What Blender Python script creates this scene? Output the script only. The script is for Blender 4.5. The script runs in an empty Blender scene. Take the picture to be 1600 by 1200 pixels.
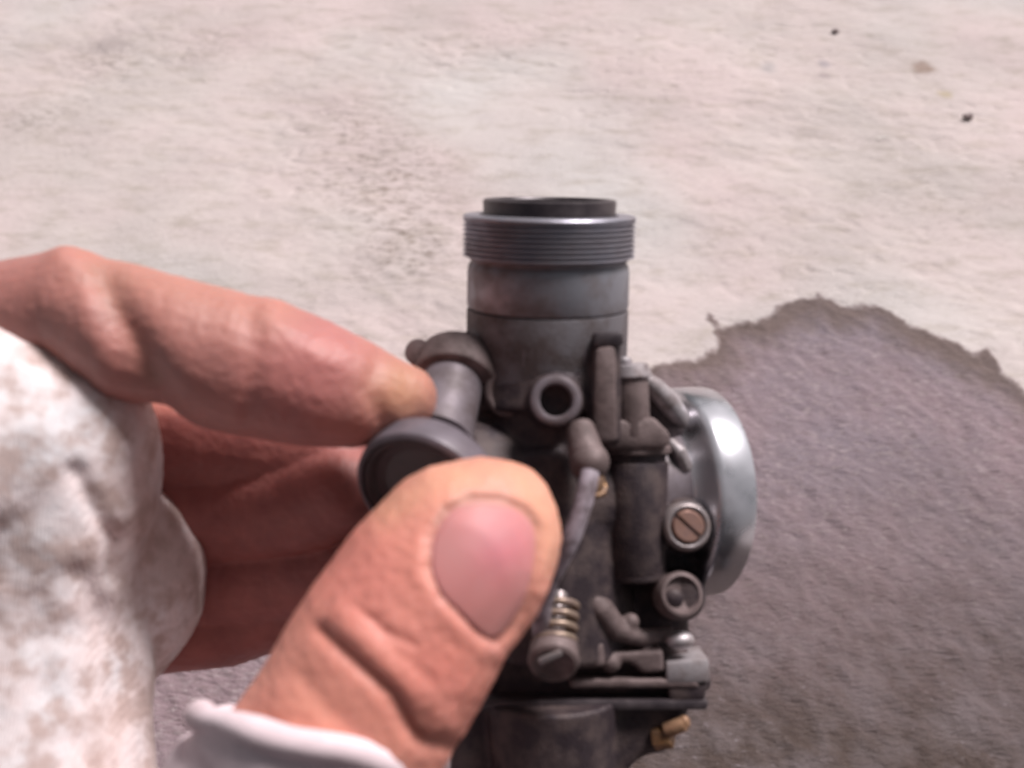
import bpy, bmesh, math, random
import numpy as np
from mathutils import Vector, Matrix, noise
from mathutils.bvhtree import BVHTree
random.seed(4); rng = np.random.default_rng(4)
S = bpy.context.scene
COL = S.collection
R = math.radians

# ---------------------------------------------------------------- camera
PITCH = R(48); H = 0.50
F = 1537.0                       # focal length of the lens in pixels of the 1600 px photo
U = 0.185 / F                    # one working unit: 0.12 mm
CR = Vector((1, 0, 0)); CU = Vector((0, math.sin(PITCH), math.cos(PITCH)))
CB = Vector((0, -math.cos(PITCH), math.sin(PITCH))); CP = Vector((0, 0, H))
cd = bpy.data.cameras.new('camera'); cam = bpy.data.objects.new('camera', cd); COL.objects.link(cam)
cam.location = CP; cam.rotation_euler = (math.pi / 2 - PITCH, 0, 0)
cd.sensor_width = 36; cd.lens = 36 * F / 1600; cd.clip_start = 0.005; cd.clip_end = 300
cd.dof.use_dof = True; cd.dof.focus_distance = 0.28; cd.dof.aperture_fstop = 16.5
S.camera = cam
# ---------------------------------------------------------------- light
SUN = Vector((0.44, 0.88, 0.34)).normalized()      # towards the sun, in right/up/back of the view
sw = (CR * SUN.x + CU * SUN.y + CB * SUN.z).normalized()
w = bpy.data.worlds.new('World'); S.world = w; w.use_nodes = True
nt = w.node_tree; bg = nt.nodes['Background']
sky = nt.nodes.new('ShaderNodeTexSky'); sky.sky_type = 'NISHITA'; sky.sun_disc = False
sky.sun_elevation = math.asin(sw.z); sky.sun_rotation = math.atan2(sw.x, sw.y)
sky.dust_density = 4; sky.air_density = 1
hs = nt.nodes.new('ShaderNodeHueSaturation'); hs.inputs['Saturation'].default_value = 0.22
nt.links.new(sky.outputs[0], hs.inputs['Color']); nt.links.new(hs.outputs[0], bg.inputs[0])
bg.inputs[1].default_value = 0.05
sd = bpy.data.lights.new('sun', 'SUN'); sd.energy = 4.6; sd.angle = R(18); sd.color = (1, 0.93, 0.925)
so = bpy.data.objects.new('sun', sd); COL.objects.link(so); so.location = (0, 0, 3)
so.rotation_euler = sw.to_track_quat('Z', 'Y').to_euler()
S.view_settings.view_transform = 'Standard'; S.view_settings.look = 'None'
S.view_settings.exposure = 0.0; S.view_settings.gamma = 1

# ---------------------------------------------------------------- helpers
def c(px, py, z=0.0):
    "point z units in front of the carburettor plane, seen at (px, py) of the 1600 px photo"
    k = 1 - z / F
    return Vector(((px - 800) * k, (600 - py) * k, z))
def K(z): return 1 - z / F
def world(v): return CP + (CR * v[0] + CU * v[1] + CB * (v[2] - F)) * U
MW = Matrix.Identity(4)
for i, a in enumerate((CR, CU, CB)):
    for j in range(3): MW[j][i] = a[j] * U
off = CP - CB * F * U
for j in range(3): MW[j][3] = off[j]

def empty(name, at, label, cat, group=None):
    o = bpy.data.objects.new(name, None); COL.objects.link(o); o.location = world(at)
    o.empty_display_size = 0.01
    o['label'] = label; o['category'] = cat
    if group: o['group'] = group
    return o
def root_of(p):
    l = Vector((0, 0, 0))
    while p: l = l + p.location; p = p.parent
    return l
class MB:
    def __init__(s): s.v = []; s.f = []
    def add(s, v, f):
        n = len(s.v); s.v += [Vector(x) for x in v]; s.f += [tuple(i + n for i in q) for q in f]; return s
    def lathe(s, prof, org, axis, seg=48, start=0, closed=False):
        org = Vector(org); ax = Vector(axis).normalized()
        e = ax.orthogonal().normalized(); g = ax.cross(e)
        v = []; f = []; n = len(prof)
        for (a, r) in prof:
            for i in range(seg):
                t = 2 * math.pi * i / seg
                v.append(org + ax * a + (e * math.cos(t) + g * math.sin(t)) * max(r, 1e-3))
        m = n if closed else n - 1
        for j in range(m):
            for i in range(seg):
                i2 = (i + 1) % seg; j2 = (j + 1) % n
                f.append((j * seg + i, j * seg + i2, j2 * seg + i2, j2 * seg + i))
        if not closed:
            if prof[0][1] > 0.01: f.append(tuple(range(seg))[::-1])
            if prof[-1][1] > 0.01: f.append(tuple((n - 1) * seg + i for i in range(seg)))
        return s.add(v, f)
    def cyl(s, a, b, r, r2=None, seg=32, bev=4):
        a = Vector(a); b = Vector(b); L = (b - a).length; r2 = r if r2 is None else r2
        bev = min(bev, L * .4, r * .4, r2 * .6)
        return s.lathe([(0, r - bev), (bev * .3, r - bev * .3), (bev, r), (L - bev, r2), (L - bev * .3, r2 - bev * .3), (L, r2 - bev)], a, b - a, seg)
    def tube(s, path, rad, seg=20, closed=False):
        P = [Vector(p) for p in path]; n = len(P)
        if not hasattr(rad, '__len__'): rad = [rad] * n
        up = None; v = []; f = []
        for i, p in enumerate(P):
            if closed: t = (P[(i + 1) % n] - P[i - 1]).normalized()
            else: t = (P[min(i + 1, n - 1)] - P[max(i - 1, 0)]).normalized()
            if up is None: up = t.orthogonal().normalized()
            up = (up - t * up.dot(t)).normalized(); g = t.cross(up)
            for k in range(seg):
                q = 2 * math.pi * k / seg
                v.append(p + (up * math.cos(q) + g * math.sin(q)) * rad[i])
        for i in range(n if closed else n - 1):
            for k in range(seg):
                k2 = (k + 1) % seg; i2 = (i + 1) % n
                f.append((i * seg + k, i * seg + k2, i2 * seg + k2, i2 * seg + k))
        if not closed: f += [tuple(range(seg))[::-1], tuple((n - 1) * seg + k for k in range(seg))]
        return s.add(v, f)
    def box(s, cen, size, X=(1, 0, 0), Y=(0, 1, 0), bev=4):
        bm = bmesh.new(); bmesh.ops.create_cube(bm, size=1)
        for q in bm.verts: q.co = Vector((q.co.x * size[0], q.co.y * size[1], q.co.z * size[2]))
        bmesh.ops.bevel(bm, geom=list(bm.edges), offset=min(bev, min(size) * .4), segments=2, affect='EDGES', profile=.5)
        X = Vector(X).normalized(); Z = X.cross(Vector(Y)).normalized(); Y = Z.cross(X); cen = Vector(cen)
        bm.verts.index_update()
        s.add([cen + X * q.co.x + Y * q.co.y + Z * q.co.z for q in bm.verts], [[q.index for q in fc.verts] for fc in bm.faces])
        bm.free(); return s
    def prism(s, pts, z0, z1, bev=5):
        "pixel outline at mean depth, extruded between two depths"
        bm = bmesh.new(); zm = (z0 + z1) / 2
        vs = [bm.verts.new(c(x, y, zm) * 1.0) for x, y in pts]
        for q in vs: q.co.z = z0
        fc = bm.faces.new(vs); r = bmesh.ops.extrude_face_region(bm, geom=[fc])
        for g in r['geom']:
            if isinstance(g, bmesh.types.BMVert): g.co.z = z1
        bmesh.ops.recalc_face_normals(bm, faces=bm.faces)
        if bev: bmesh.ops.bevel(bm, geom=list(bm.edges), offset=bev, segments=2, affect='EDGES', profile=.5)
        bm.verts.index_update()
        s.add([q.co.copy() for q in bm.verts], [[q.index for q in fc.verts] for fc in bm.faces]); bm.free(); return s
    def ball(s, cen, r, sc=(1, 1, 1), u=20, v=12):
        cen = Vector(cen); V = []; Fc = []
        V.append(cen + Vector((0, 0, r * sc[2])))
        for i in range(1, v):
            th = math.pi * i / v
            for j in range(u):
                ph = 2 * math.pi * j / u
                V.append(cen + Vector((r * sc[0] * math.sin(th) * math.cos(ph), r * sc[1] * math.sin(th) * math.sin(ph), r * sc[2] * math.cos(th))))
        V.append(cen - Vector((0, 0, r * sc[2]))); n = len(V) - 1
        for j in range(u): Fc.append((0, 1 + j, 1 + (j + 1) % u)); Fc.append((n, n - u + (j + 1) % u, n - u + j))
        for i in range(v - 2):
            for j in range(u):
                a = 1 + i * u + j; b = 1 + i * u + (j + 1) % u
                Fc.append((a, a + u, b + u, b))
        return s.add(V, Fc)
    def chain(s, pts, step=.12):
        "pts (px, py, z, r_px): a tapered chain of balls; r as seen, made true for its depth"
        for a, b in zip(pts[:-1], pts[1:]):
            n = 6
            for i in range(n + 1):
                t = i / n; q = [a[k] * (1 - t) + b[k] * t for k in range(4)]
                s.ball(c(*q[:3]), q[3] * K(q[2]), u=20, v=12)
        return s
    def remesh(s, vox, smooth=4, fac=.5):
        me = bpy.data.meshes.new('t'); me.from_pydata([tuple(x) for x in s.v], [], s.f); me.update()
        o = bpy.data.objects.new('t', me); COL.objects.link(o)
        m = o.modifiers.new('r', 'REMESH'); m.mode = 'VOXEL'; m.voxel_size = vox
        if smooth: q = o.modifiers.new('s', 'SMOOTH'); q.iterations = smooth; q.factor = fac
        dg = bpy.context.evaluated_depsgraph_get(); ev = o.evaluated_get(dg); em = ev.to_mesh()
        s.v = [x.co.copy() for x in em.vertices]; s.f = [tuple(p.vertices) for p in em.polygons]
        ev.to_mesh_clear(); bpy.data.objects.remove(o); bpy.data.meshes.remove(me); return s
    def build(s, name, mat, parent=None, ang=38, label=None, fix=True):
        me = bpy.data.meshes.new(name); me.from_pydata([tuple(x) for x in s.v], [], s.f); me.update()
        if fix:
            bm = bmesh.new(); bm.from_mesh(me); bmesh.ops.recalc_face_normals(bm, faces=bm.faces); bm.to_mesh(me); bm.free()
        o = bpy.data.objects.new(name, me); COL.objects.link(o)
        base = root_of(parent) if parent else Vector((0, 0, 0))
        if parent is None:
            cen = MW @ (sum(s.v, Vector()) / len(s.v)); base = cen; o.location = cen
        me.transform(Matrix.Translation(-base) @ MW)
        me.materials.append(mat); o.parent = parent
        for p in me.polygons: p.use_smooth = True
        me.set_sharp_from_angle(angle=R(ang))
        if label: o['label'] = label
        return o

def N(nt, typ, **k):
    n = nt.nodes.new(typ)
    for a, b in k.items(): setattr(n, a, b)
    return n
def mat(name, col, rough=.5, metal=0., var=None, vscale=300, bump=0., bscale=1500, sss=0., varrough=.1, thr=(.4, .65), coat=0., det=4):
    m = bpy.data.materials.new(name); m.use_nodes = True; t = m.node_tree; b = t.nodes['Principled BSDF']
    L = t.links.new
    co = N(t, 'ShaderNodeTexCoord')
    b.inputs['Base Color'].default_value = (*col, 1); b.inputs['Roughness'].default_value = rough
    b.inputs['Metallic'].default_value = metal; b.inputs['Coat Weight'].default_value = coat
    if var:
        n = N(t, 'ShaderNodeTexNoise'); n.inputs['Scale'].default_value = vscale; n.inputs['Detail'].default_value = det; n.inputs['Roughness'].default_value = .6
        L(co.outputs['Object'], n.inputs['Vector'])
        mr = N(t, 'ShaderNodeMapRange'); mr.inputs[1].default_value = thr[0]; mr.inputs[2].default_value = thr[1]; L(n.outputs[0], mr.inputs[0])
        mx = N(t, 'ShaderNodeMix', data_type='RGBA'); mx.inputs[6].default_value = (*col, 1); mx.inputs[7].default_value = (*var, 1)
        L(mr.outputs[0], mx.inputs[0]); L(mx.outputs[2], b.inputs['Base Color'])
        m2 = N(t, 'ShaderNodeMapRange'); m2.inputs[3].default_value = rough; m2.inputs[4].default_value = min(1, rough + varrough)
        L(mr.outputs[0], m2.inputs[0]); L(m2.outputs[0], b.inputs['Roughness'])
        if metal:
            m3 = N(t, 'ShaderNodeMapRange'); m3.inputs[3].default_value = metal; m3.inputs[4].default_value = metal * .3
            L(mr.outputs[0], m3.inputs[0]); L(m3.outputs[0], b.inputs['Metallic'])
    if bump:
        n = N(t, 'ShaderNodeTexNoise'); n.inputs['Scale'].default_value = bscale; n.inputs['Detail'].default_value = 5
        L(co.outputs['Object'], n.inputs['Vector'])
        bp = N(t, 'ShaderNodeBump'); bp.inputs['Strength'].default_value = bump; bp.inputs['Distance'].default_value = .0003
        L(n.outputs[0], bp.inputs['Height']); L(bp.outputs[0], b.inputs['Normal'])
    if sss: b.inputs['Subsurface Weight'].default_value = sss; b.inputs['Subsurface Radius'].default_value = (.004, .0013, .0007); b.inputs['Subsurface Scale'].default_value = 1
    return m
M = dict(
    cast=mat('grimy_cast_alloy', (.040, .028, .034), .55, .25, (.09, .064, .062), 220, .5, 1800),
    dust=mat('dusty_brown_alloy', (.195, .145, .143), .6, .25, (.10, .07, .068), 240, .4, 1600),
    barrel=mat('dull_grey_alloy', (.27, .275, .31), .5, .55, (.15, .12, .12), 130, .2, 2200, varrough=.2, thr=(.42, .66)),
    thread=mat('threaded_alloy', (.36, .355, .41), .4, .8, (.22, .20, .22), 160, .1, 2500),
    black=mat('dark_collar', (.05, .04, .046), .38, .35, (.08, .065, .07), 260),
    silver=mat('polished_alloy', (.56, .56, .60), .25, 1., (.48, .48, .52), 60, .03, 3000, varrough=.05),
    steel=mat('worn_steel', (.42, .38, .39), .36, .8, (.25, .2, .19), 400, .2, 2500),
    brass=mat('tarnished_brass', (.30, .17, .08), .42, .8, (.12, .07, .045), 500, .2, 2500),
    copper=mat('pinkish_screw_head', (.42, .25, .20), .42, .7, (.25, .15, .13), 400, .2, 2500),
    rubber=mat('grey_rubber_hose', (.38, .33, .38), .42, 0., (.13, .10, .11), 350),
    light=mat('rubbed_bright_alloy', (.52, .48, .50), .42, .6, (.22, .18, .18), 260, .2, 2500),
    spig=mat('worn_spigot', (.25, .215, .24), .4, .4, (.12, .095, .10), 200),
    hole=mat('black_hole', (.008, .006, .007), .8),
    rub2=mat('black_rubber', (.045, .036, .04), .42, 0., (.07, .055, .06), 260),
)

# ---------------------------------------------------------------- ground
def ray_ground(px, py):
    d = CR * (px - 800) + CU * (600 - py) - CB * F
    t = -CP.z / d.z
    p = CP + d * t
    return p.x, p.y
PATCH = [(1000, 582), (1040, 566), (1085, 562), (1120, 540), (1117, 515), (1108, 492), (1128, 512), (1150, 500), (1182, 506), (1212, 484), (1248, 466), (1280, 459), (1305, 470), (1328, 480),
         (1352, 472), (1390, 484), (1425, 512), (1470, 524), (1500, 540), (1526, 556), (1544, 538), (1558, 560), (1562, 580), (1600, 612), (1720, 660), (1850, 900), (1900, 1500),
         (700, 1500), (50, 1400), (120, 1000), (300, 940), (600, 800), (820, 700), (940, 640)]
PW = np.array([ray_ground(*p) for p in PATCH])
for i_, p_ in enumerate(PATCH):
    if p_[1] >= 1400: PW[i_] = ((1.6, -.8, -2.5)[(p_[0] < 1000) + (p_[0] < 100)], -2.0)  # damp patch stretched unseen behind the camera to darken metal reflections
def sdist(X, Y, P):
    d = np.full(X.shape, 1e9); ins = np.zeros(X.shape, bool)
    for i in range(len(P)):
        a = P[i]; b = P[(i + 1) % len(P)]; e = b - a
        t = np.clip(((X - a[0]) * e[0] + (Y - a[1]) * e[1]) / (e @ e), 0, 1)
        d = np.minimum(d, np.hypot(X - a[0] - t * e[0], Y - a[1] - t * e[1]))
        cr = (a[1] > Y) != (b[1] > Y)
        with np.errstate(divide='ignore', invalid='ignore'):
            xi = a[0] + (Y - a[1]) / (b[1] - a[1] + 1e-12) * e[0]
        ins ^= cr & (X < xi)
    return np.where(ins, d, -d)
def vnoise(X, Y, cell, seed):
    g = np.random.default_rng(seed).random((257, 257)); x = X / cell + 61.3; y = Y / cell + 47.1
    xi = np.floor(x).astype(int); yi = np.floor(y).astype(int); fx = x - xi; fy = y - yi
    fx = fx * fx * (3 - 2 * fx); fy = fy * fy * (3 - 2 * fy); q = lambda a, b: g[a % 257, b % 257]
    return (q(xi, yi) * (1 - fx) + q(xi + 1, yi) * fx) * (1 - fy) + (q(xi, yi + 1) * (1 - fx) + q(xi + 1, yi + 1) * fx) * fy - .5
def axis_coords(a, b, step, far):
    m = list(np.arange(a, b, step)); lo = []; hi = []; s = step; x = a
    while x > -far: s *= 1.25; x -= s; lo.append(x)
    s = step; x = m[-1]
    while x < far: s *= 1.25; x += s; hi.append(x)
    return np.array(lo[::-1] + m + hi)
gx = axis_coords(-.62, .62, .0022, 60); gy = axis_coords(-.02, 1.05, .0022, 60)
GX, GY = np.meshgrid(gx, gy, indexing='ij')
SDI = sdist(GX, GY, PW)
near = np.exp(-np.maximum(0, np.hypot(GX, GY - .5) - 1.2))
inside = np.clip((SDI + .002) / .006, 0, 1)
# rotate coordinates so that the trowel marks run across
a1 = R(-14); RX = GX * math.cos(a1) + GY * math.sin(a1); RY = -GX * math.sin(a1) + GY * math.cos(a1)
a2 = R(-48); QX = GX * math.cos(a2) + GY * math.sin(a2); QY = -GX * math.sin(a2) + GY * math.cos(a2)
rough_ = np.clip(.35 + 1.6 * vnoise(GX, GY, .13, 12) + 1.1 * np.exp(-(((GX + .09) ** 2) / .006 + ((GY - .62) ** 2) / .012)) + .8 * np.exp(-(((GX + .38) ** 2) / .01 + ((GY - .85) ** 2) / .02)), .12, 1.6)
hd = (.0026 * vnoise(RX, RY * 1.4, .12, 1) + .0010 * vnoise(RX, RY * 1.9, .04, 2) + rough_ * (.0013 * vnoise(RX, RY * 2.1, .017, 3) + .0009 * vnoise(RX + .2 * RY, RY * 1.9, .0075, 4)))
pit = np.clip(vnoise(RX + .15 * RY, RY * 2.2, .011, 8) - .22, 0, 1) * np.clip(vnoise(GX, GY, .15, 9) + .05, 0, 1) * .014
hw = (.0024 * vnoise(GX, GY, .10, 1) + .0015 * vnoise(QX, QY * 1.7, .023, 5) + .0017 * vnoise(QX, QY * 1.9, .0115, 6) + .0013 * vnoise(QX * .9 + .3 * QY, QY * 1.7, .0062, 7))
Z = ((hd - pit) * (1 - inside) + (hw - .0012) * inside) * near
nx, ny = GX.shape
V = np.stack([GX, GY, Z], -1).reshape(-1, 3)
I = np.arange(nx * ny).reshape(nx, ny)
Q = np.stack([I[:-1, :-1], I[1:, :-1], I[1:, 1:], I[:-1, 1:]], -1).reshape(-1, 4)
me = bpy.data.meshes.new('ground'); me.vertices.add(len(V)); me.vertices.foreach_set('co', V.ravel())
me.loops.add(Q.size); me.loops.foreach_set('vertex_index', Q.ravel()); me.polygons.add(len(Q))
me.polygons.foreach_set('loop_start', np.arange(0, Q.size, 4)); me.polygons.foreach_set('loop_total', np.full(len(Q), 4))
me.polygons.foreach_set('use_smooth', np.ones(len(Q), bool)); me.update()
at = me.attributes.new('damp', 'FLOAT', 'POINT'); at.data.foreach_set('value', np.clip(SDI, -1, 1).ravel().astype(np.float32))
ground = bpy.data.objects.new('ground', me); COL.objects.link(ground); ground['kind'] = 'structure'
ground['label'] = 'pale pinkish rough concrete with a dark damp patch at the lower right'
gm = bpy.data.materials.new('concrete'); gm.use_nodes = True; t = gm.node_tree; L = t.links.new; b = t.nodes['Principled BSDF']
co = N(t, 'ShaderNodeTexCoord')
def mapping(rot, sc):
    m = N(t, 'ShaderNodeMapping'); m.inputs['Rotation'].default_value = (0, 0, rot); m.inputs['Scale'].default_value = sc; L(co.outputs['Object'], m.inputs[0]); return m.outputs[0]
def noi(vec, s, d=5, r=.6):
    n = N(t, 'ShaderNodeTexNoise'); n.inputs['Scale'].default_value = s; n.inputs['Detail'].default_value = d; n.inputs['Roughness'].default_value = r; L(vec, n.inputs['Vector']); return n.outputs[0]
def mr(v, a, b_, c_=0, d_=1):
    m = N(t, 'ShaderNodeMapRange'); L(v, m.inputs[0])
    for i, q in enumerate((a, b_, c_, d_)): m.inputs[i + 1].default_value = q
    return m.outputs[0]
def mix(f, a, b_, mode='MIX'):
    m = N(t, 'ShaderNodeMix', data_type='RGBA', blend_type=mode)
    if isinstance(f, float): m.inputs[0].default_value = f
    else: L(f, m.inputs[0])
    for i, q in ((6, a), (7, b_)):
        if isinstance(q, tuple): m.inputs[i].default_value = (*q, 1)
        else: L(q, m.inputs[i])
    return m.outputs[2]
def math_(op, a, b_=None):
    m = N(t, 'ShaderNodeMath', operation=op)
    for i, q in enumerate((a, b_)):
        if q is None: continue
        if isinstance(q, (int, float)): m.inputs[i].default_value = q
        else: L(q, m.inputs[i])
    return m.outputs[0]
dry = mapping(R(14), (1, 2.8, 1)); wetv = mapping(R(52), (1, 2.6, 1)); plain = mapping(0, (1, 1, 1))
cdry = mix(mr(noi(plain, 4.5, 3), .38, .62), (.58, .485, .475), (.54, .48, .46))
cdry = mix(mr(noi(plain, 2.2, 2), .5, .66), cdry, (.56, .535, .525))
cdry = mix(mr(noi(dry, 26, 6, .7), .50, .70, 0, .55), cdry, (.34, .29, .235))
cdry = mix(mr(noi(dry, 150, 4, .6), .56, .75, 0, .55), cdry, (.33, .28, .26))
cdry = mix(mr(noi(dry, 120, 3, .6), .60, .75, 0, .4), cdry, (.76, .70, .66))
cwet = mix(mr(noi(plain, 6, 4), .4, .62), (.30, .215, .235), (.25, .20, .23))
cwet = mix(mr(noi(wetv, 130, 4, .6), .5, .72, 0, .6), cwet, (.18, .13, .13))
cwet = mix(mr(noi(wetv, 170, 3, .6), .53, .68, 0, .7), cwet, (.42, .345, .35))
# brownish, blotchier towards the near edge
sep = N(t, 'ShaderNodeSeparateXYZ'); L(co.outputs['Object'], sep.inputs[0])
nearf = mr(math_('ADD', sep.outputs[1], math_('MULTIPLY', noi(plain, 9, 4), .12)), .46, .26, 0, 1)
nearf = math_('MULTIPLY', nearf, mr(sep.outputs[0], -.10, .04))
cwet = mix(nearf, cwet, mix(mr(noi(plain, 30, 5, .7), .42, .64), (.085, .058, .05), (.15, .118, .118)))
ad = N(t, 'ShaderNodeAttribute', attribute_name='damp')
sdn = math_('ADD', ad.outputs['Fac'], math_('MULTIPLY', math_('SUBTRACT', noi(plain, 60, 5, .65), .5), .022))
mask = mr(sdn, -.0022, .0022)
rim = math_('MULTIPLY', mr(sdn, -.0025, .002), mr(math_('ADD', sdn, math_('MULTIPLY', math_('SUBTRACT', noi(plain, 22, 3), .5), .05)), .034, .006))
base = mix(mask, cdry, cwet)
base = mix(math_('MULTIPLY', mr(noi(dry, 210, 3, .6), .62, .72), mr(noi(plain, 12, 4), .42, .62, 0, .7)), base, mix(mask, (.26, .20, .17), (.36, .31, .33)))
base = mix(math_('MULTIPLY', rim, .85), base, (.15, .105, .09))
# a loose cluster of brownish scuffs left of the middle
for (px, py, r, st) in ((600, 280, .09, 1.), (560, 190, .06, .8), (640, 390, .06, 1.), (170, 90, .06, .9), (60, 180, .06, .7), (330, 70, .06, .6), (1440, 300, .05, .5)):
    x, y = ray_ground(px, py)
    vm = N(t, 'ShaderNodeVectorMath', operation='DISTANCE'); L(co.outputs['Object'], vm.inputs[0]); vm.inputs[1].default_value = (x, y, 0)
    base = mix(math_('MULTIPLY', mr(vm.outputs['Value'], r, 0, 0, st), mr(noi(dry, 75, 6, .8), .49, .60)), base, (.20, .155, .125))
# stray brown stains
for (px, py, r, cc) in ((1443, 106, .013, (.27, .19, .15)), (1476, 146, .008, (.42, .35, .25)), (1288, 98, .007, (.36, .32, .34)), (1288, 118, .008, (.36, .30, .30)), (172, 70, .02, (.42, .36, .35)), (1200, 105, .01, (.42, .38, .38))):
    x, y = ray_ground(px, py)
    vm = N(t, 'ShaderNodeVectorMath', operation='DISTANCE'); L(co.outputs['Object'], vm.inputs[0]); vm.inputs[1].default_value = (x, y, 0)
    dd = math_('ADD', vm.outputs['Value'], math_('MULTIPLY', math_('SUBTRACT', noi(plain, 90, 4), .5), r * 1.6))
    base = mix(mr(dd, r * 1.15, r * .5, 0, .8), base, cc)
L(base, b.inputs['Base Color'])
L(mr(mask, 0, 1, .9, .40), b.inputs['Roughness']); b.inputs['Specular IOR Level'].default_value = .4
bp = N(t, 'ShaderNodeBump'); bp.inputs['Distance'].default_value = .0024; bp.inputs['Strength'].default_value = .9
hN = math_('ADD', math_('MULTIPLY', math_('MULTIPLY', noi(dry, 170, 5, .7), mr(noi(plain, 7, 3), .35, .65, .25, 1)), math_('SUBTRACT', 1.0, mask)), math_('MULTIPLY', noi(wetv, 150, 5, .65), math_('MULTIPLY', mask, 1.5)))
L(hN, bp.inputs['Height']); L(bp.outputs[0], b.inputs['Normal'])
me.materials.append(gm)

# crumbs lying on the concrete
def crumb(px, py, size, label, m, name='dirt_crumb', cat='crumb', flat=.5):
    x, y = ray_ground(px, py)
    bm = bmesh.new(); bmesh.ops.create_icosphere(bm, subdivisions=3, radius=1)
    for v in bm.verts:
        n = noise.noise(v.co * 1.7 + Vector((px, py, 0))) * .5
        v.co = v.co * (1 + n); v.co = Vector((v.co.x * size, v.co.y * size * .6, v.co.z * size * flat))
    mm = bpy.data.meshes.new(name); bm.to_mesh(mm); bm.free(); mm.materials.append(m)
    for p in mm.polygons: p.use_smooth = True
    o = bpy.data.objects.new(name, mm); COL.objects.link(o); o.location = (x, y, size * flat * .6)
    o['label'] = label; o['category'] = cat
m_crumb = mat('dark_dirt', (.20, .155, .16), .9, 0, (.32, .25, .23), 600)
crumb(1512, 184, .0048, 'small dark crumb on pale concrete right of and below the brown stain', m_crumb)
crumb(1305, 50, .0035, 'tiny dark crumb on pale concrete near the top edge, above the grey specks', m_crumb)
x0, y0 = ray_ground(1380, 219)
th = MB(); mw = MW.inverted()
pth = []
for i in range(9):
    s_ = i / 8 - .5
    pth.append(mw @ Vector((x0 + s_ * .011, y0 + .0022 - .011 * s_ * s_ + (.001 if i > 6 else 0), .0022)))
th_m = mat('white_fibre', (.85, .83, .8), .6)
o = MB().tube(pth, 3.6, 8).build('thread_scrap', th_m); o['label'] = 'short curved white thread lying on the pale concrete'; o['category'] = 'thread'

# ---------------------------------------------------------------- carburettor
carb = empty('carburettor', c(880, 1250, 0), 'grimy motorcycle carburettor with threaded top and polished silver air horn, held by its left spigot', 'carburettor')
Y = Vector((0, 1, 0)); X = Vector((1, 0, 0)); Zc = Vector((0, 0, 1))
ty = Vector((.012, .97, .22)).normalized()          # barrel axis, top leaning towards the viewer so the rims show a little
def py_(y): return 600 - y
# barrel
B = c(853, 600, 0)
def by(y): d = 600 - y; return (d * (1 - 125 / F) + 28) / (.97 + d * .22 / F)
wall = MB().lathe([(by(500), 118), (by(499), 122), (by(495), 123.5), (by(440), 123), (by(428), 121), (by(424), 117), (by(419), 120)], B, ty, 96)
wall.build('barrel', M['barrel'], carb)
MB().lathe([(by(640), 124.5), (by(560), 124), (by(506), 123.8), (by(502), 122.5), (by(501), 117)], B, ty, 96).build('barrel_base', mat('as_cast_grey', (.165, .155, .17), .6, .35, (.085, .066, .066), 140, .35, 1600, thr=(.4, .6)), carb)
pr = [(by(419), 118)]
for i in range(8):
    y = 416 - i * 8.2
    pr += [(by(y), 124), (by(y - 3.2), 130), (by(y - 5), 130), (by(y - 7.8), 124.5)]
pr += [(by(351), 129), (by(348.5), 130.5), (by(345.5), 129), (by(344), 126), (by(344), 104), (by(380), 100)]
MB().lathe(pr, B, ty, 128).build('thread_ring', M['thread'], carb, ang=50)
MB().lathe([(by(372), 98), (by(325), 100), (by(320), 99.5), (by(318), 97), (by(318), 90), (by(322), 87), (by(372), 85)], B, ty, 96).build('top_collar', M['black'], carb)
MB().lathe([(by(375), 86), (by(356), 85), (by(356), 20), (by(350), 18), (by(348), 0)], B, ty, 48).build('throttle_slide', M['cast'], carb)
# casting
cs = MB()
cs.cyl(c(861, 560), c(861, 640), 127, 135)
cs.cyl(c(861, 630), c(870, 1010), 118, 122)
bore = Vector((math.cos(R(17)), 0, -math.sin(R(17))))
C0 = c(862, 772, 0)
cs.cyl(C0 - bore * 150, C0 + bore * 112, 128, 118)
cs.cyl(c(740, 640, 0), c(700, 590, 60), 70, 66)                # root of the left spigot
cs.prism([(700, 530), (745, 515), (800, 540), (800, 700), (705, 690), (690, 600)], -40, 60, 10)
cs.cyl(c(991, 690, 60), c(993, 905, 60), 47, 45)               # plunger well on the right
cs.prism([(880, 890), (915, 905), (960, 960), (1040, 985), (1092, 1015), (1098, 1050), (1050, 1085), (760, 1085), (740, 980), (800, 900)], -110, 60, 8)
cs.cyl(c(1062, 930, 20), c(1062, 930, 95), 40, 34)
cs.cyl(c(1070, 820, 0), c(1070, 820, 80), 46, 40)
cs.cyl(c(868, 626, 90), c(868, 626, 140), 42, 40)
cs.cyl(c(945, 520, 112), c(942, 690, 120), 24, 26)             # rib up the barrel
cs.prism([(1000, 590), (1060, 640), (1085, 760), (1060, 900), (1072, 995), (960, 1000), (960, 880)], -90, 20, 10)
cs.prism([(815, 700), (880, 690), (905, 760), (890, 940), (820, 980)], 60, 130, 14)
cs.remesh(3.2, 5)
cs.build('casting', M['cast'], carb, ang=60)
kn = MB()
for q in np.linspace(-.30, .42, 9):
    d_ = Vector((math.sin(q), 0, math.cos(q))); kn.tube([B + ty * by(602) * .98 + d_ * 123, B + ty * by(576) * .98 + d_ * 123], 4, 8)
kn.build('cast_ribs', M['spig'], carb)
# rib and dusty faces
MB().prism([(928, 545), (960, 540), (962, 690), (924, 690)], 108, 148, 8).build('rib', M['dust'], carb)
MB().prism([(926, 520), (972, 518), (974, 540), (926, 544)], 104, 142, 5).build('rib_cap', M['black'], carb)
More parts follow.
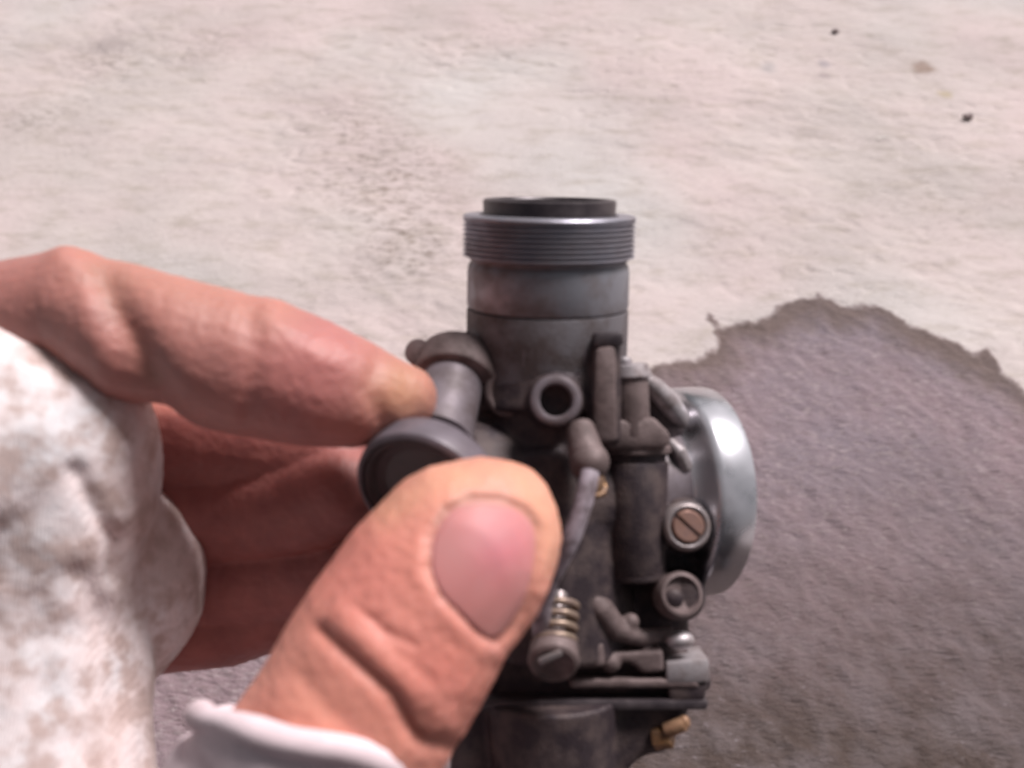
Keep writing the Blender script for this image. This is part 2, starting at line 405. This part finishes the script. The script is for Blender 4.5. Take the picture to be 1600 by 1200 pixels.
# vent boss facing the camera
a = c(868, 626, 120); bx_ = Vector((-.04, .02, 1)).normalized()
vb = MB().lathe([(0, 36), (42, 36), (48, 34), (50, 30), (49, 25), (44, 22), (0, 22)], a, bx_, 48, closed=True).build('vent_boss', M['spig'], carb)
MB().lathe([(0, 22.5), (3, 22.4), (3, 0)], a, bx_, 32).build('vent_hole', M['hole'], vb)
# small dark boss arc on the left
MB().tube([c(795 + 32 * math.cos(q), 612 - 34 * math.sin(q), 96) for q in np.linspace(0, 2 * math.pi, 24, endpoint=False)], 7, 10, True).build('boss_rim', M['dust'], carb)
MB().lathe([(0, 34), (12, 33), (14, 28), (10, 24), (9, 0)], c(795, 612, 78), Zc, 32).build('boss', M['cast'], carb)
# choke post and its ledge
po = MB().cyl(c(988, 682, 92), c(986, 585, 92), 27, 25, bev=3)
po.build('choke_post', M['dust'], carb)
MB().cyl(c(988, 590, 92), c(987, 568, 94), 29, 25, bev=4).cyl(c(975, 568, 92), c(975, 558, 92), 12, 11, bev=2).build('post_cap', M['light'], carb)
MB().prism([(930, 672), (948, 640), (962, 655), (1015, 650), (1040, 675), (1042, 688), (1030, 700), (945, 700)], 30, 118, 7).build('ledge', M['dust'], carb)
MB().lathe([(0, 51), (2, 54), (10, 54), (13, 50)], c(992, 708, 60), Y, 48).build('well_rim', M['dust'], carb)
MB().cyl(c(992, 720, 62), c(992, 895, 62), 50, 44, seg=48).build('plunger_well', M['cast'], carb)
# lever to the air horn
MB().tube([c(1002, 588, 40), c(1022, 604, 34), c(1046, 630, 20), c(1072, 668, 0)], [11, 15, 18, 16], 16).build('choke_lever', M['light'], carb)
MB().tube([c(1048, 690, 40), c(1062, 706, 50), c(1072, 730, 48), c(1076, 745, 34)], [7, 11, 11, 7], 14).build('lever_tip', M['light'], carb)
MB().tube([c(1078, 760, 30), c(1088, 778, 42), c(1094, 795, 40)], [8, 13, 9], 14).build('linkage_pin', M['light'], carb)
# air horn
A0 = C0 + Vector((0, -2, 0)) + bore * 122
hp = [(58, 119), (64, 123), (72, 136), (77, 150), (80, 160), (84, 165), (90, 167.5), (112, 169), (136, 169), (140, 168), (142, 165), (139, 158), (124, 146), (90, 118), (60, 96)]
MB().lathe(hp, A0, bore, 160).build('air_horn', M['silver'], carb, ang=30)
MB().lathe([(-10, 110), (20, 113), (50, 117), (61, 122), (62, 118), (40, 100), (-10, 98)], A0, bore, 96).build('horn_neck', M['spig'], carb)
MB().lathe([(0, 97), (40, 97), (41, 0)], A0, bore, 64).build('horn_throat', M['cast'], carb)
# side screws
def screw(px, py, z, r, ax, m1, m2, name, slot=(1, .7, 0), cone=False):
    ax = Vector(ax).normalized(); o_ = c(px, py, z); k = K(z)
    hr = MB().lathe([(-6, r), (12, r), (17, r - 2.5), (19, r - 6), (18, r - 9), (12, r - 11), (11, 0)], o_, ax, 48).build(name + '_boss', m1, carb)
    rr = r - 12
    sx = Vector(slot).normalized(); sx = (sx - ax * sx.dot(ax)).normalized(); sy = ax.cross(sx)
    hd_ = MB()
    for sgn in (-1, 1):                       # a slotted head: two halves with a real slot between
        pts = [sx * (rr * math.cos(q)) + sy * (sgn * (3.2 + (rr - 3) * math.sin(q))) for q in np.linspace(0, math.pi, 15)]
        v = [o_ + p + ax * 8 for p in pts] + [o_ + p * .97 + ax * 19 for p in pts] + [o_ + p * .86 + ax * 22 for p in pts]
        n = len(pts); f = [tuple(range(n)), tuple(range(2 * n, 3 * n))[::-1]]
        for l in (0, n):
            for i in range(n): j = (i + 1) % n; f.append((l + i, l + j, l + n + j, l + n + i))
        hd_.add(v, f)
    hd_.build(name, m2, hr)
screw(1070, 822, 80, 36, (.1, .12, 1), M['steel'], M['copper'], 'screw', (1, -.9, 0))
MB().lathe([(-20, 34), (8, 34), (12, 31), (13, 27), (3, 22), (1, 0)], c(1061, 930, 95), (.25, .3, 1), 48).build('lower_boss', M['dust'], carb)
MB().ball(c(1052, 936, 100), 15, (1, 1, .5)).build('plug', M['cast'], carb)
# fuel nipple, brass ring, hose
nz = MB().cyl(c(905, 665, 150), c(918, 715, 180), 20, 25).ball(c(921, 722, 182), 28)
nz.build('fuel_nipple', M['dust'], carb)
MB().tube([c(930 + 15 * math.cos(q), 762 + 13 * math.sin(q), 196 + 9 * math.sin(q)) for q in np.linspace(0, 2 * math.pi, 20, endpoint=False)], 4, 8, True).build('brass_ring', M['brass'], carb)
MB().cyl(c(927, 745, 186), c(936, 778, 192), 15, 12).build('nipple_end', M['brass'], carb)
hose = MB().tube([c(922, 738, 205), c(917, 765, 216), c(908, 798, 220), c(895, 835, 220), c(878, 870, 212), c(860, 905, 198), (c(848, 945, 180)), c(845, 990, 160)], 13, 20)
hose.build('hose', M['rubber'], carb)
# gasket flange details above the float bowl
fl = MB().tube([c(888, 905, 84), c(912, 925, 92), c(940, 952, 94), c(965, 985, 88), c(1000, 996, 82), c(1050, 988, 70)], [11, 16, 19, 18, 13, 12], 14)
fl.tube([c(872, 890, 110), c(885, 925, 112), c(895, 965, 104), c(900, 1010, 98)], [6, 9, 10, 9], 12)
fl.prism([(985, 1010), (1032, 1006), (1034, 1042), (1000, 1044), (985, 1030), (940, 1024), (938, 1008)], 30, 94, 6)
fl.box(c(912, 1018, 86), (60, 40, 44), (1, .05, 0), (-.05, 1, 0), 8).ball(c(955, 1034, 84), 16).ball(c(985, 972, 84), 14)
fl.box(c(985, 1052, 40), (190, 14, 110), (1, .0, 0), (0, 1, 0), 4)
fl.remesh(2.6, 4); fl.build('flange_casting', M['dust'], carb, ang=60)
lg = MB().prism([(1034, 1024), (1100, 1018), (1102, 1055), (1036, 1058)], 20, 96, 5).build('flange_lug', M['light'], carb)
MB().prism([(1038, 1058), (1098, 1055), (1094, 1082), (1040, 1086)], 15, 92, 5).build('lug_base', M['cast'], lg)
MB().ball(c(1062, 1000, 84), 19, (1.15, .7, .8)).build('lug_screw', M['light'], lg)
# idle screw with its spring
ia = c(872, 945, 130); ib = c(862, 1062, 190); d = (ib - ia).normalized()
isr = MB().cyl(ia - d * 20, ia + d * 60, 13, 13).build('idle_screw', M['steel'], carb)
e1 = d.orthogonal().normalized(); e2 = d.cross(e1); sp = []
for i in range(16 * 4 + 1):
    q = 2 * math.pi * i / 16; sp.append(ia + d * (-6 + 66 * i / 64) + (e1 * math.cos(q) + e2 * math.sin(q)) * 27)
MB().tube(sp, 5.5, 10).build('spring', mat('dull_spring', (.36, .27, .21), .42, .7, (.2, .14, .12), 500), isr)
hx = Vector((.0, -.35, 1)).normalized()
hc = ia + d * 74
sh = MB().lathe([(-16, 34), (10, 36), (16, 34), (19, 29), (15, 22), (12, 0)], hc, (d * .6 + Zc * .6), 40).build('screw_head', M['dust'], isr)
MB().box(hc + Vector((-6, 6, 28)), (34, 9, 10), (1, .5, 0), (-.5, 1, .2), 2).build('head_ridge', M['steel'], isr)
# float bowl
fb = MB().prism([(735, 1062), (1064, 1062), (1060, 1090), (1044, 1112), (1034, 1142), (990, 1150), (972, 1170), (945, 1200), (930, 1290), (760, 1290), (705, 1200), (715, 1090)], -120, 75, 14)
fb.cyl(c(860, 1080, 30), c(865, 1290, 30), 112, 92)
fb.remesh(3.5, 4)
bowl = fb.build('float_bowl', M['cast'], carb, ang=60)
MB().prism([(726, 1060), (1086, 1060), (1084, 1074), (726, 1076)], -125, 96, 4).build('gasket', M['black'], carb)
MB().cyl(c(1022, 1152, 70), c(1050, 1150, 80), 19, 18, seg=6, bev=2).build('drain_nut', M['brass'], bowl)
MB().cyl(c(1040, 1142, 84), c(1070, 1130, 92), 12, 11, bev=2).ball(c(1069, 1129, 92), 10, (.9, 1.1, .8)).build('drain_screw', mat('bright_brass', (.62, .38, .24), .4, .8, (.25, .14, .08), 500), bowl)
# left spigot: collar, neck and wide rubber mouth
dn = Vector((-.33, -.50, .80)).normalized()
DC = c(662, 768, 235)
s0 = c(712, 575, 60)
MB().lathe([(0, 60), (4, 64), (46, 66), (52, 62), (54, 48)], s0 - dn * 20, (DC - s0), 64).build('spigot_collar', M['dust'], carb)
MB().lathe([(0, 46), (70, 47), (110, 48), (150, 50)], s0, (DC - s0), 48).build('spigot_neck', M['spig'], carb)
ms = MB().lathe([(-62, 46), (-56, 62), (-46, 84), (-38, 92), (-30, 95), (0, 96), (5, 95), (8, 91), (9, 88), (-12, 86)], DC, dn, 96).build('spigot_mouth', mat('dusty_rubber', (.17, .145, .17), .4, .1, (.12, .10, .115), 200), carb)
MB().lathe([(-10, 87), (4, 86.5), (6, 83), (4, 78), (-6, 72), (-10, 60), (-24, 56), (-26, 0)], DC, dn, 96).build('mouth_lining', M['rub2'], ms)
MB().cyl(c(668, 560, 30), c(650, 548, 70), 22, 20).build('spigot_lug', M['dust'], carb)
MB().ball(c(712, 540, 20), 26, (1.2, .8, 1)).build('spigot_root', M['cast'], carb)

# ---------------------------------------------------------------- hand
person = empty('person', c(100, 1250, 40), 'person seen as one bare-fingered hand in a stained white fingerless glove, pinching the carburettor spigot', 'person')
h = MB()
# index finger
h.chain([(-140, 640, 120, 105), (40, 500, 190, 98), (120, 478, 215, 90), (190, 512, 220, 104), (290, 548, 222, 112), (400, 575, 220, 110), (480, 597, 214, 102), (545, 614, 208, 88), (600, 622, 200, 66), (630, 622, 194, 54)])
# middle, ring and little fingers curled behind, and the palm
h.chain([(120, 730, -90, 115), (230, 740, -110, 118), (330, 745, -100, 115)])
h.chain([(-100, 760, 20, 120), (220, 775, -80, 118), (380, 772, -70, 112), (480, 772, -10, 92), (535, 762, 50, 68)])
h.chain([(-100, 860, -30, 120), (220, 890, -110, 98), (380, 895, -110, 92), (500, 890, -60, 76), (545, 885, -30, 58)])
h.chain([(-60, 950, -60, 110), (220, 980, -120, 76), (350, 972, -120, 70), (450, 950, -100, 60), (490, 940, -80, 50)])
h.chain([(-250, 700, -20, 190), (-200, 900, -40, 200), (-200, 1150, -20, 210), (-100, 1400, 60, 210), (200, 1560, 200, 200)])
h.chain([(100, 720, 0, 130), (130, 900, -30, 110)])
h.chain([(60, 640, 10, 110), (220, 660, -20, 112), (350, 675, -30, 104), (450, 695, -10, 84), (530, 715, 30, 52)])  # filler flesh added behind the index to keep sunlight out of the hollow
# thumb
thumb = [(200, 1560, 260, 210), (350, 1420, 320, 185), (455, 1270, 405, 168), (545, 1132, 410, 164), (617, 1012, 402, 163), (672, 925, 388, 154), (716, 872, 374, 150), (752, 838, 360, 126), (775, 815, 350, 98)]
h.chain(thumb)
h.remesh(3.6, 12)
HV = np.array([tuple(v) for v in h.v]); me_t = bpy.data.meshes.new('q'); me_t.from_pydata(HV.tolist(), [], h.f); me_t.update()
NV = np.zeros(len(HV) * 3); me_t.vertices.foreach_get('normal', NV); NV = NV.reshape(-1, 3)
if NV[np.argmax(HV[:, 2])][2] < 0: NV = -NV
kk = 1 - HV[:, 2] / F; PX = HV[:, 0] / kk + 800; PY = 600 - HV[:, 1] / kk
bvh0 = BVHTree.FromPolygons([Vector(v) for v in HV], h.f)
def pdist(PX, PY, pl):
    d = np.full(PX.shape, 1e9)
    for a, b_ in zip(pl[:-1], pl[1:]):
        ax, ay = a; ex, ey = b_[0] - ax, b_[1] - ay
        t_ = np.clip(((PX - ax) * ex + (PY - ay) * ey) / (ex * ex + ey * ey), 0, 1)
        d = np.minimum(d, np.hypot(PX - ax - t_ * ex, PY - ay - t_ * ey))
    return d
front = np.clip(NV[:, 2] * 2.5, 0, 1); isth = (HV[:, 2] > 330) * 1.0
isth = np.clip((HV[:, 2] - 300) / 60, 0, 1)
D_ = np.zeros(len(HV))
g = lambda d, s: np.exp(-(d / s) ** 2)
# knuckle creases of the thumb
for pl, dep, s in (([(501, 985), (560, 1040), (613, 1087), (640, 1140), (660, 1160), (712, 1168)], 7, 13), ([(580, 971), (625, 1018), (672, 1062)], 2, 14),
                   ([(463, 1054), (505, 1100), (560, 1160)], 2.5, 18), ([(530, 960), (585, 1020), (650, 1085), (700, 1130)], -2, 18),
                   ([(560, 950), (600, 985), (650, 1010)], 2.5, 7)):
    D_ -= isth * front * dep * g(pdist(PX, PY, pl), s)
# nail
NO = [(672, 838), (697, 796), (734, 776), (780, 777), (822, 796), (843, 826), (842, 880), (829, 934), (808, 976), (780, 1006), (755, 998), (722, 966), (688, 932), (669, 888)]
NOa = np.array(NO, float)
sn = sdist(PX, PY, NOa)
D_ -= isth * front * 6 * np.clip(sn / 20 + .4, 0, 1)
D_ += isth * front * 1.8 * g(sn + 18, 14) * np.clip((PY - 790) / 60, 0, 1)
D_ -= isth * front * 2 * g(sn + 1, 5)
# index finger: joint crease and softness
isin = ((HV[:, 2] > 150) & (PX < 690) & (PY < 720)) * 1.0
for pl, dep, s in (([(158, 440), (185, 500), (215, 560), (245, 620), (255, 680)], 17, 34), ([(100, 400), (135, 430), (150, 520), (165, 600)], -6, 26), ([(392, 490), (398, 540), (390, 640)], 5, 22), ([(420, 490), (470, 540), (520, 560)], -5, 30), ([(590, 560), (575, 610), (600, 660)], 4, 16)):
    D_ -= isin * dep * g(pdist(PX, PY, pl), s)
fine = np.array([noise.noise(Vector(v) * .02) * 1.6 + noise.noise(Vector(v) * .09) * .9 for v in HV])
HV2 = HV + NV * (D_ + fine)[:, None]
h.v = [Vector(v) for v in HV2]
sk = bpy.data.materials.new('skin'); sk.use_nodes = True; t = sk.node_tree; L = t.links.new; b = t.nodes['Principled BSDF']
co = N(t, 'ShaderNodeTexCoord'); plain = mapping(0, (1, 1, 1))
at_ = N(t, 'ShaderNodeAttribute', attribute_name='skin_tone_and_shade')
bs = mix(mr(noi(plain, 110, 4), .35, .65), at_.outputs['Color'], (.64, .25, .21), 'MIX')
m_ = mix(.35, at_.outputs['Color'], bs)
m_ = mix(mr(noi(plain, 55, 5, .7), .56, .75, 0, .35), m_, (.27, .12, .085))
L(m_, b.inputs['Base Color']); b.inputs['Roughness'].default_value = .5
b.inputs['Subsurface Weight'].default_value = .25; b.inputs['Subsurface Radius'].default_value = (.0035, .0011, .0006); b.inputs['Subsurface Scale'].default_value = .8
bp = N(t, 'ShaderNodeBump'); bp.inputs['Distance'].default_value = .0003; bp.inputs['Strength'].default_value = .6
L(noi(plain, 900, 5), bp.inputs['Height']); L(bp.outputs[0], b.inputs['Normal'])
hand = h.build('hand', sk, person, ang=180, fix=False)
# local flesh colour: red knuckles and pads, tan tips, grime in the creases, painted shade on the fingers behind
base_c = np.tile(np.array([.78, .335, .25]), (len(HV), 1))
def tint(wt, colr): 
    global base_c
    wt = np.clip(wt, 0, 1)[:, None]; base_c = base_c * (1 - wt) + np.array(colr) * wt
tint(isth * g(np.hypot(PX - 560, PY - 900), 130) * .7, (.70, .225, .19))
tint(isth * g(np.hypot(PX - 690, PY - 1060), 110) * .7, (.70, .22, .18))
tint(isth * g(pdist(PX, PY, [(600, 790), (690, 740), (800, 735), (860, 800), (872, 870)]), 34) * .6, (.70, .38, .24))
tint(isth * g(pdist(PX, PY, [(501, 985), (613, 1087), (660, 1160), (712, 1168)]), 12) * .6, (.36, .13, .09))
tint(isth * g(pdist(PX, PY, [(690, 930), (730, 972), (775, 1012)]), 14) * .5, (.66, .30, .27))
tint(isth * g(sn, 7) * .4, (.46, .20, .15))
tint(isth * g(sn + 3, 7) * (PY < 820) * .5, (.30, .15, .11))
tint(isin * .9, (.36, .165, .15))
tint(isin * g(np.hypot(PX - 480, PY - 570), 110) * .7, (.47, .155, .155))
tint(isin * g(pdist(PX, PY, [(140, 400), (300, 450), (420, 480)]), 60) * .5, (.50, .25, .18))
tint(isin * g(np.hypot(PX - 625, PY - 610), 55) * .75, (.56, .29, .17))
tint(isin * g(pdist(PX, PY, [(150, 425), (180, 490), (230, 600)]), 18) * .5, (.33, .17, .12))
tint(np.clip((185 - HV[:, 2]) / 50, 0, 1) * (1 - isth) * np.clip((PY - 615) / 40, 0, 1) * .88, (.25, .082, .082))  # shade of the hollow under the index, painted into the skin colour
ca = hand.data.color_attributes.new('skin_tone_and_shade', 'FLOAT_COLOR', 'POINT')
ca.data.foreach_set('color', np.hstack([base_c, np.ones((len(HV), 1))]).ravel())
# thumbnail: a plate of its own, lying in the bed
def grid_nail():
    cen = NOa.mean(0); n = 72; rings = 14; v = []; f = []
    # smooth outline
    cl = []
    m = len(NO)
    for i in range(n):
        u_ = i / n * m; k = int(u_); fr = u_ - k
        p0, p1, p2, p3 = [NOa[(k + j) % m] for j in (-1, 0, 1, 2)]
        cl.append(.5 * ((2 * p1) + (-p0 + p2) * fr + (2 * p0 - 5 * p1 + 4 * p2 - p3) * fr ** 2 + (-p0 + 3 * p1 - 3 * p2 + p3) * fr ** 3))
    o_ = Vector((0, 0, F))
    for r in range(rings + 1):
        s_ = 1 - r / rings if r else 1
        for i in range(n):
            p = cen + (cl[i] - cen) * max(s_, .001)
            dirv = (c(p[0], p[1], 300) - o_).normalized()
            hit, nn, _, _ = bvh0.ray_cast(o_, dirv)
            if nn.z < 0: nn = -nn
            lift = -8 if r == 0 else (-3.0 + 4.0 * (1 - s_ ** 2.2))
            v.append(hit + nn * lift)
    for r in range(rings):
        for i in range(n): j = (i + 1) % n; f.append((r * n + i, r * n + j, (r + 1) * n + j, (r + 1) * n + i))
    return MB().add(v, f)
nm = bpy.data.materials.new('nail'); nm.use_nodes = True; t = nm.node_tree; L = t.links.new; b = t.nodes['Principled BSDF']
co = N(t, 'ShaderNodeTexCoord'); plain = mapping(0, (1, 1, 1))
b.inputs['Roughness'].default_value = .56
nc = N(t, 'ShaderNodeAttribute', attribute_name='nail_tone')
L(mix(mr(noi(plain, 160, 4), .45, .7, 0, .3), nc.outputs['Color'], (.54, .29, .28)), b.inputs['Base Color'])
b.inputs['Subsurface Weight'].default_value = .3; b.inputs['Subsurface Radius'].default_value = (.002, .0008, .0006); b.inputs['Subsurface Scale'].default_value = .6
gn = grid_nail(); gv = np.array([tuple(v) for v in gn.v]); k2 = 1 - gv[:, 2] / F; nx_ = gv[:, 0] / k2 + 800; ny_ = 600 - gv[:, 1] / k2
nail = gn.build('thumbnail', nm, hand, ang=180)
nb = np.tile(np.array([.60, .235, .225]), (len(gv), 1))
for wt, cc in ((g(np.hypot(nx_ - 780, ny_ - 850), 55) * .8, (.62, .21, .25)), (np.clip((ny_ - 910) / 90, 0, 1) * .7, (.56, .25, .225)), (g(np.hypot(nx_ - 705, ny_ - 870), 40) * .4, (.56, .26, .25)), (np.clip((800 - ny_) / 25, 0, 1) * .7, (.50, .33, .27))):
    wt = np.clip(wt, 0, 1)[:, None]; nb = nb * (1 - wt) + np.array(cc) * wt
ca = nail.data.color_attributes.new('nail_tone', 'FLOAT_COLOR', 'POINT'); ca.data.foreach_set('color', np.hstack([nb, np.ones((len(gv), 1))]).ravel())

# ---------------------------------------------------------------- glove
gl = bpy.data.materials.new('stained_knit'); gl.use_nodes = True; t = gl.node_tree; L = t.links.new; b = t.nodes['Principled BSDF']
co = N(t, 'ShaderNodeTexCoord'); plain = mapping(0, (1, 1, 1))
gc = mix(mr(noi(plain, 55, 4), .4, .62), (.83, .70, .69), (.78, .75, .77))
gc = mix(mr(noi(plain, 170, 5, .6), .45, .60, 0, .8), gc, (.47, .345, .31))
gc = mix(mr(noi(plain, 40, 3), .48, .62, 0, .45), gc, (.52, .40, .37))
gc = mix(mr(noi(plain, 190, 4, .6), .58, .76, 0, .3), gc, (.32, .25, .24))
L(gc, b.inputs['Base Color']); b.inputs['Roughness'].default_value = .95; b.inputs['Sheen Weight'].default_value = .2
wv = N(t, 'ShaderNodeTexWave'); wv.inputs['Scale'].default_value = 600; wv.inputs['Distortion'].default_value = 6; L(mapping(R(20), (1, .6, 1)), wv.inputs['Vector'])
bp = N(t, 'ShaderNodeBump'); bp.inputs['Distance'].default_value = .0006; bp.inputs['Strength'].default_value = .22
L(math_('ADD', math_('MULTIPLY', wv.outputs['Fac'], .5), math_('MULTIPLY', noi(plain, 500, 4), 1.5)), bp.inputs['Height']); L(bp.outputs[0], b.inputs['Normal'])
G = MB()
G.chain([(-320, 800, 60, 330), (-150, 760, 120, 300), (-30, 700, 170, 235), (60, 690, 180, 180), (80, 760, 170, 165)])
G.chain([(20, 620, 190, 140), (85, 640, 190, 130), (105, 700, 180, 140), (120, 735, 150, 130)])
G.chain([(60, 800, 170, 170), (25, 950, 150, 178), (45, 1080, 150, 185), (50, 1250, 180, 190)])
G.chain([(-150, 900, 100, 300), (-150, 1300, 150, 320), (-50, 1600, 200, 320)])
G.chain([(110, 850, 60, 130), (180, 860, 50, 118), (212, 890, 40, 108), (218, 940, 25, 96), (190, 1000, 10, 84)])        # lobe over the middle finger root
G.chain([(120, 980, 40, 110), (150, 1040, 30, 85)])
G.remesh(5, 60)
def cloth(G, folds, amp=1.0):
    mq = bpy.data.meshes.new('q'); mq.from_pydata([tuple(v) for v in G.v], [], G.f); mq.update()
    A = np.array([tuple(v) for v in G.v]); n_ = np.zeros(A.size); mq.vertices.foreach_get('normal', n_); n_ = n_.reshape(-1, 3)
    if n_[np.argmax(A[:, 2])][2] < 0: n_ = -n_
    k = 1 - A[:, 2] / F; x = A[:, 0] / k + 800; y = 600 - A[:, 1] / k; d_ = np.zeros(len(A))
    for pl, dep, s in folds: d_ -= dep * g(pdist(x, y, pl), s) * np.clip(n_[:, 2] * 2 + .3, 0, 1)
    d_ += amp * np.array([noise.noise(Vector((v[0] * .009, v[1] * .006, v[2] * .009))) * 9 + noise.noise(Vector(v) * .025) * 2.2 + noise.noise(Vector(v) * .11) * .8 for v in A])
    G.v = [Vector(v) for v in A + n_ * d_[:, None]]; bpy.data.meshes.remove(mq); return G
cloth(G, [([(120, 740), (150, 800), (185, 850), (185, 900)], 12, 18), ([(120, 900), (190, 1000), (225, 1100)], 8, 24), ([(70, 560), (90, 620), (130, 690)], 3, 22), ([(20, 830), (60, 960), (70, 1080)], 4, 34)])
glove = G.build('glove', gl, person, ang=180, fix=False)
# thumb opening: the sleeve of the glove and its rolled hem
def around(cx, cy, z, r, ax, up_s=1.0, n=48, wob=0, sd_=0):
    pass
T = MB()
hn = Vector((.23, .95, -.34)).normalized()
hc_ = c(492, 1156, 402)
path = [(hc_, 134, 146, 0.), (c(489, 1176, 402), 131, 143, .1), (c(484, 1206, 400), 136, 147, .2), (c(480, 1230, 398), 144, 151, .4), (c(474, 1262, 392), 162, 156, .7), (c(455, 1330, 375), 170, 162, 1), (c(410, 1430, 340), 185, 170, 1), (c(300, 1540, 295), 205, 180, 1), (c(150, 1620, 270), 225, 200, 1)]
axd = (c(545, 1132, 380) - c(455, 1270, 360)).normalized()
def frame(f_):
    n_ = (hn * (1 - f_) + axd * f_).normalized(); a_ = Vector((1, -.30, 0)); a_ = (a_ - n_ * a_.dot(n_)).normalized()
    return n_, a_, n_.cross(a_)
sv = []; sf = []; NS = 72; rows = 0
for (p0, a0, b0, f0), (p1, a1_, b1_, f1) in zip(path[:-1], path[1:]):
    for j in range(4):
        q = j / 4; n_, ua, ub = frame(f0 + (f1 - f0) * q); p = p0.lerp(p1, q); ra = a0 + (a1_ - a0) * q; rb = b0 + (b1_ - b0) * q
        for i in range(NS):
            th_ = 2 * math.pi * i / NS
            w_ = noise.noise(Vector((math.cos(th_) * 1.6, math.sin(th_) * 1.6, rows * .12))) * 9 + noise.noise(Vector((math.cos(th_) * 4, math.sin(th_) * 4, rows * .3))) * 4
            sv.append(p + ua * (ra + w_) * math.cos(th_) + ub * (rb + w_) * math.sin(th_))
        rows += 1
for j in range(rows - 1):
    for i in range(NS): k_ = (i + 1) % NS; sf.append((j * NS + i, j * NS + k_, (j + 1) * NS + k_, (j + 1) * NS + i))
T.add(sv, sf)
cuffm = mat('pinkish_cotton', (.86, .72, .76), .95, 0, (.70, .56, .59), 90, .4, 1500)
sleeve = T.build('thumb_sleeve', cuffm, person, ang=180)
sm_ = sleeve.modifiers.new('thickness', 'SOLIDIFY'); sm_.thickness = .0010; sm_.offset = 0
n_, ua, ub = frame(0.)
pts = []; rr_ = []
for i in range(72):
    q = 2 * math.pi * i / 72; w_ = noise.noise(Vector((math.cos(q) * 1.5, math.sin(q) * 1.5, 3.3)))
    pts.append(hc_ + ua * (133 + w_ * 7) * math.cos(q) + ub * (146 + w_ * 7) * math.sin(q) + n_ * w_ * 10); rr_.append(15 * (1 + .5 * noise.noise(Vector((math.cos(q) * 2, math.sin(q) * 2, 12)))))
MB().tube(pts, rr_, 14, True).build('hem', cuffm, sleeve, ang=180)

# unseen body of the person, added behind camera to block sky, darken reflections
bd = MB()
def wl(x, y, z): return mw @ Vector((x, y, z))
def limb(pts):
    for a, b_ in zip(pts[:-1], pts[1:]):
        for i in range(9):
            q = i / 8; bd.ball(wl(*[a[k] * (1 - q) + b_[k] * q for k in range(3)]), (a[3] * (1 - q) + b_[3] * q) / U, u=16, v=10)
limb([(-.10, -.55, .26, .14), (-.10, -.50, .50, .14), (-.11, -.40, .78, .13)])
limb([(.10, -.55, .26, .14), (.10, -.50, .50, .14), (.11, -.40, .78, .13)])
limb([(-.20, -.36, .84, .08), (-.26, -.34, .70, .06), (-.31, -.26, .50, .048), (-.20, -.05, .36, .04)])
limb([(.20, -.36, .84, .08), (.30, -.34, .68, .055), (.27, -.28, .49, .042), (.12, -.20, .48, .034)])
limb([(0, -.37, .90, .065), (0, -.31, .96, .06)])
limb([(0, -.27, 1.01, .09), (0, -.235, .97, .08)])
for sg in (-1, 1):
    limb([(sg * .12, -.52, .24, .12), (sg * .27, -.24, .40, .08), (sg * .24, -.42, .08, .055), (sg * .26, -.30, .04, .048)])
bd.remesh(.014 / U, 3)
bd.build('unseen_body_blocker', mat('dark_blocker_clothes', (.045, .045, .055), .9, 0, (.07, .065, .07), 30), person, ang=180, fix=False)
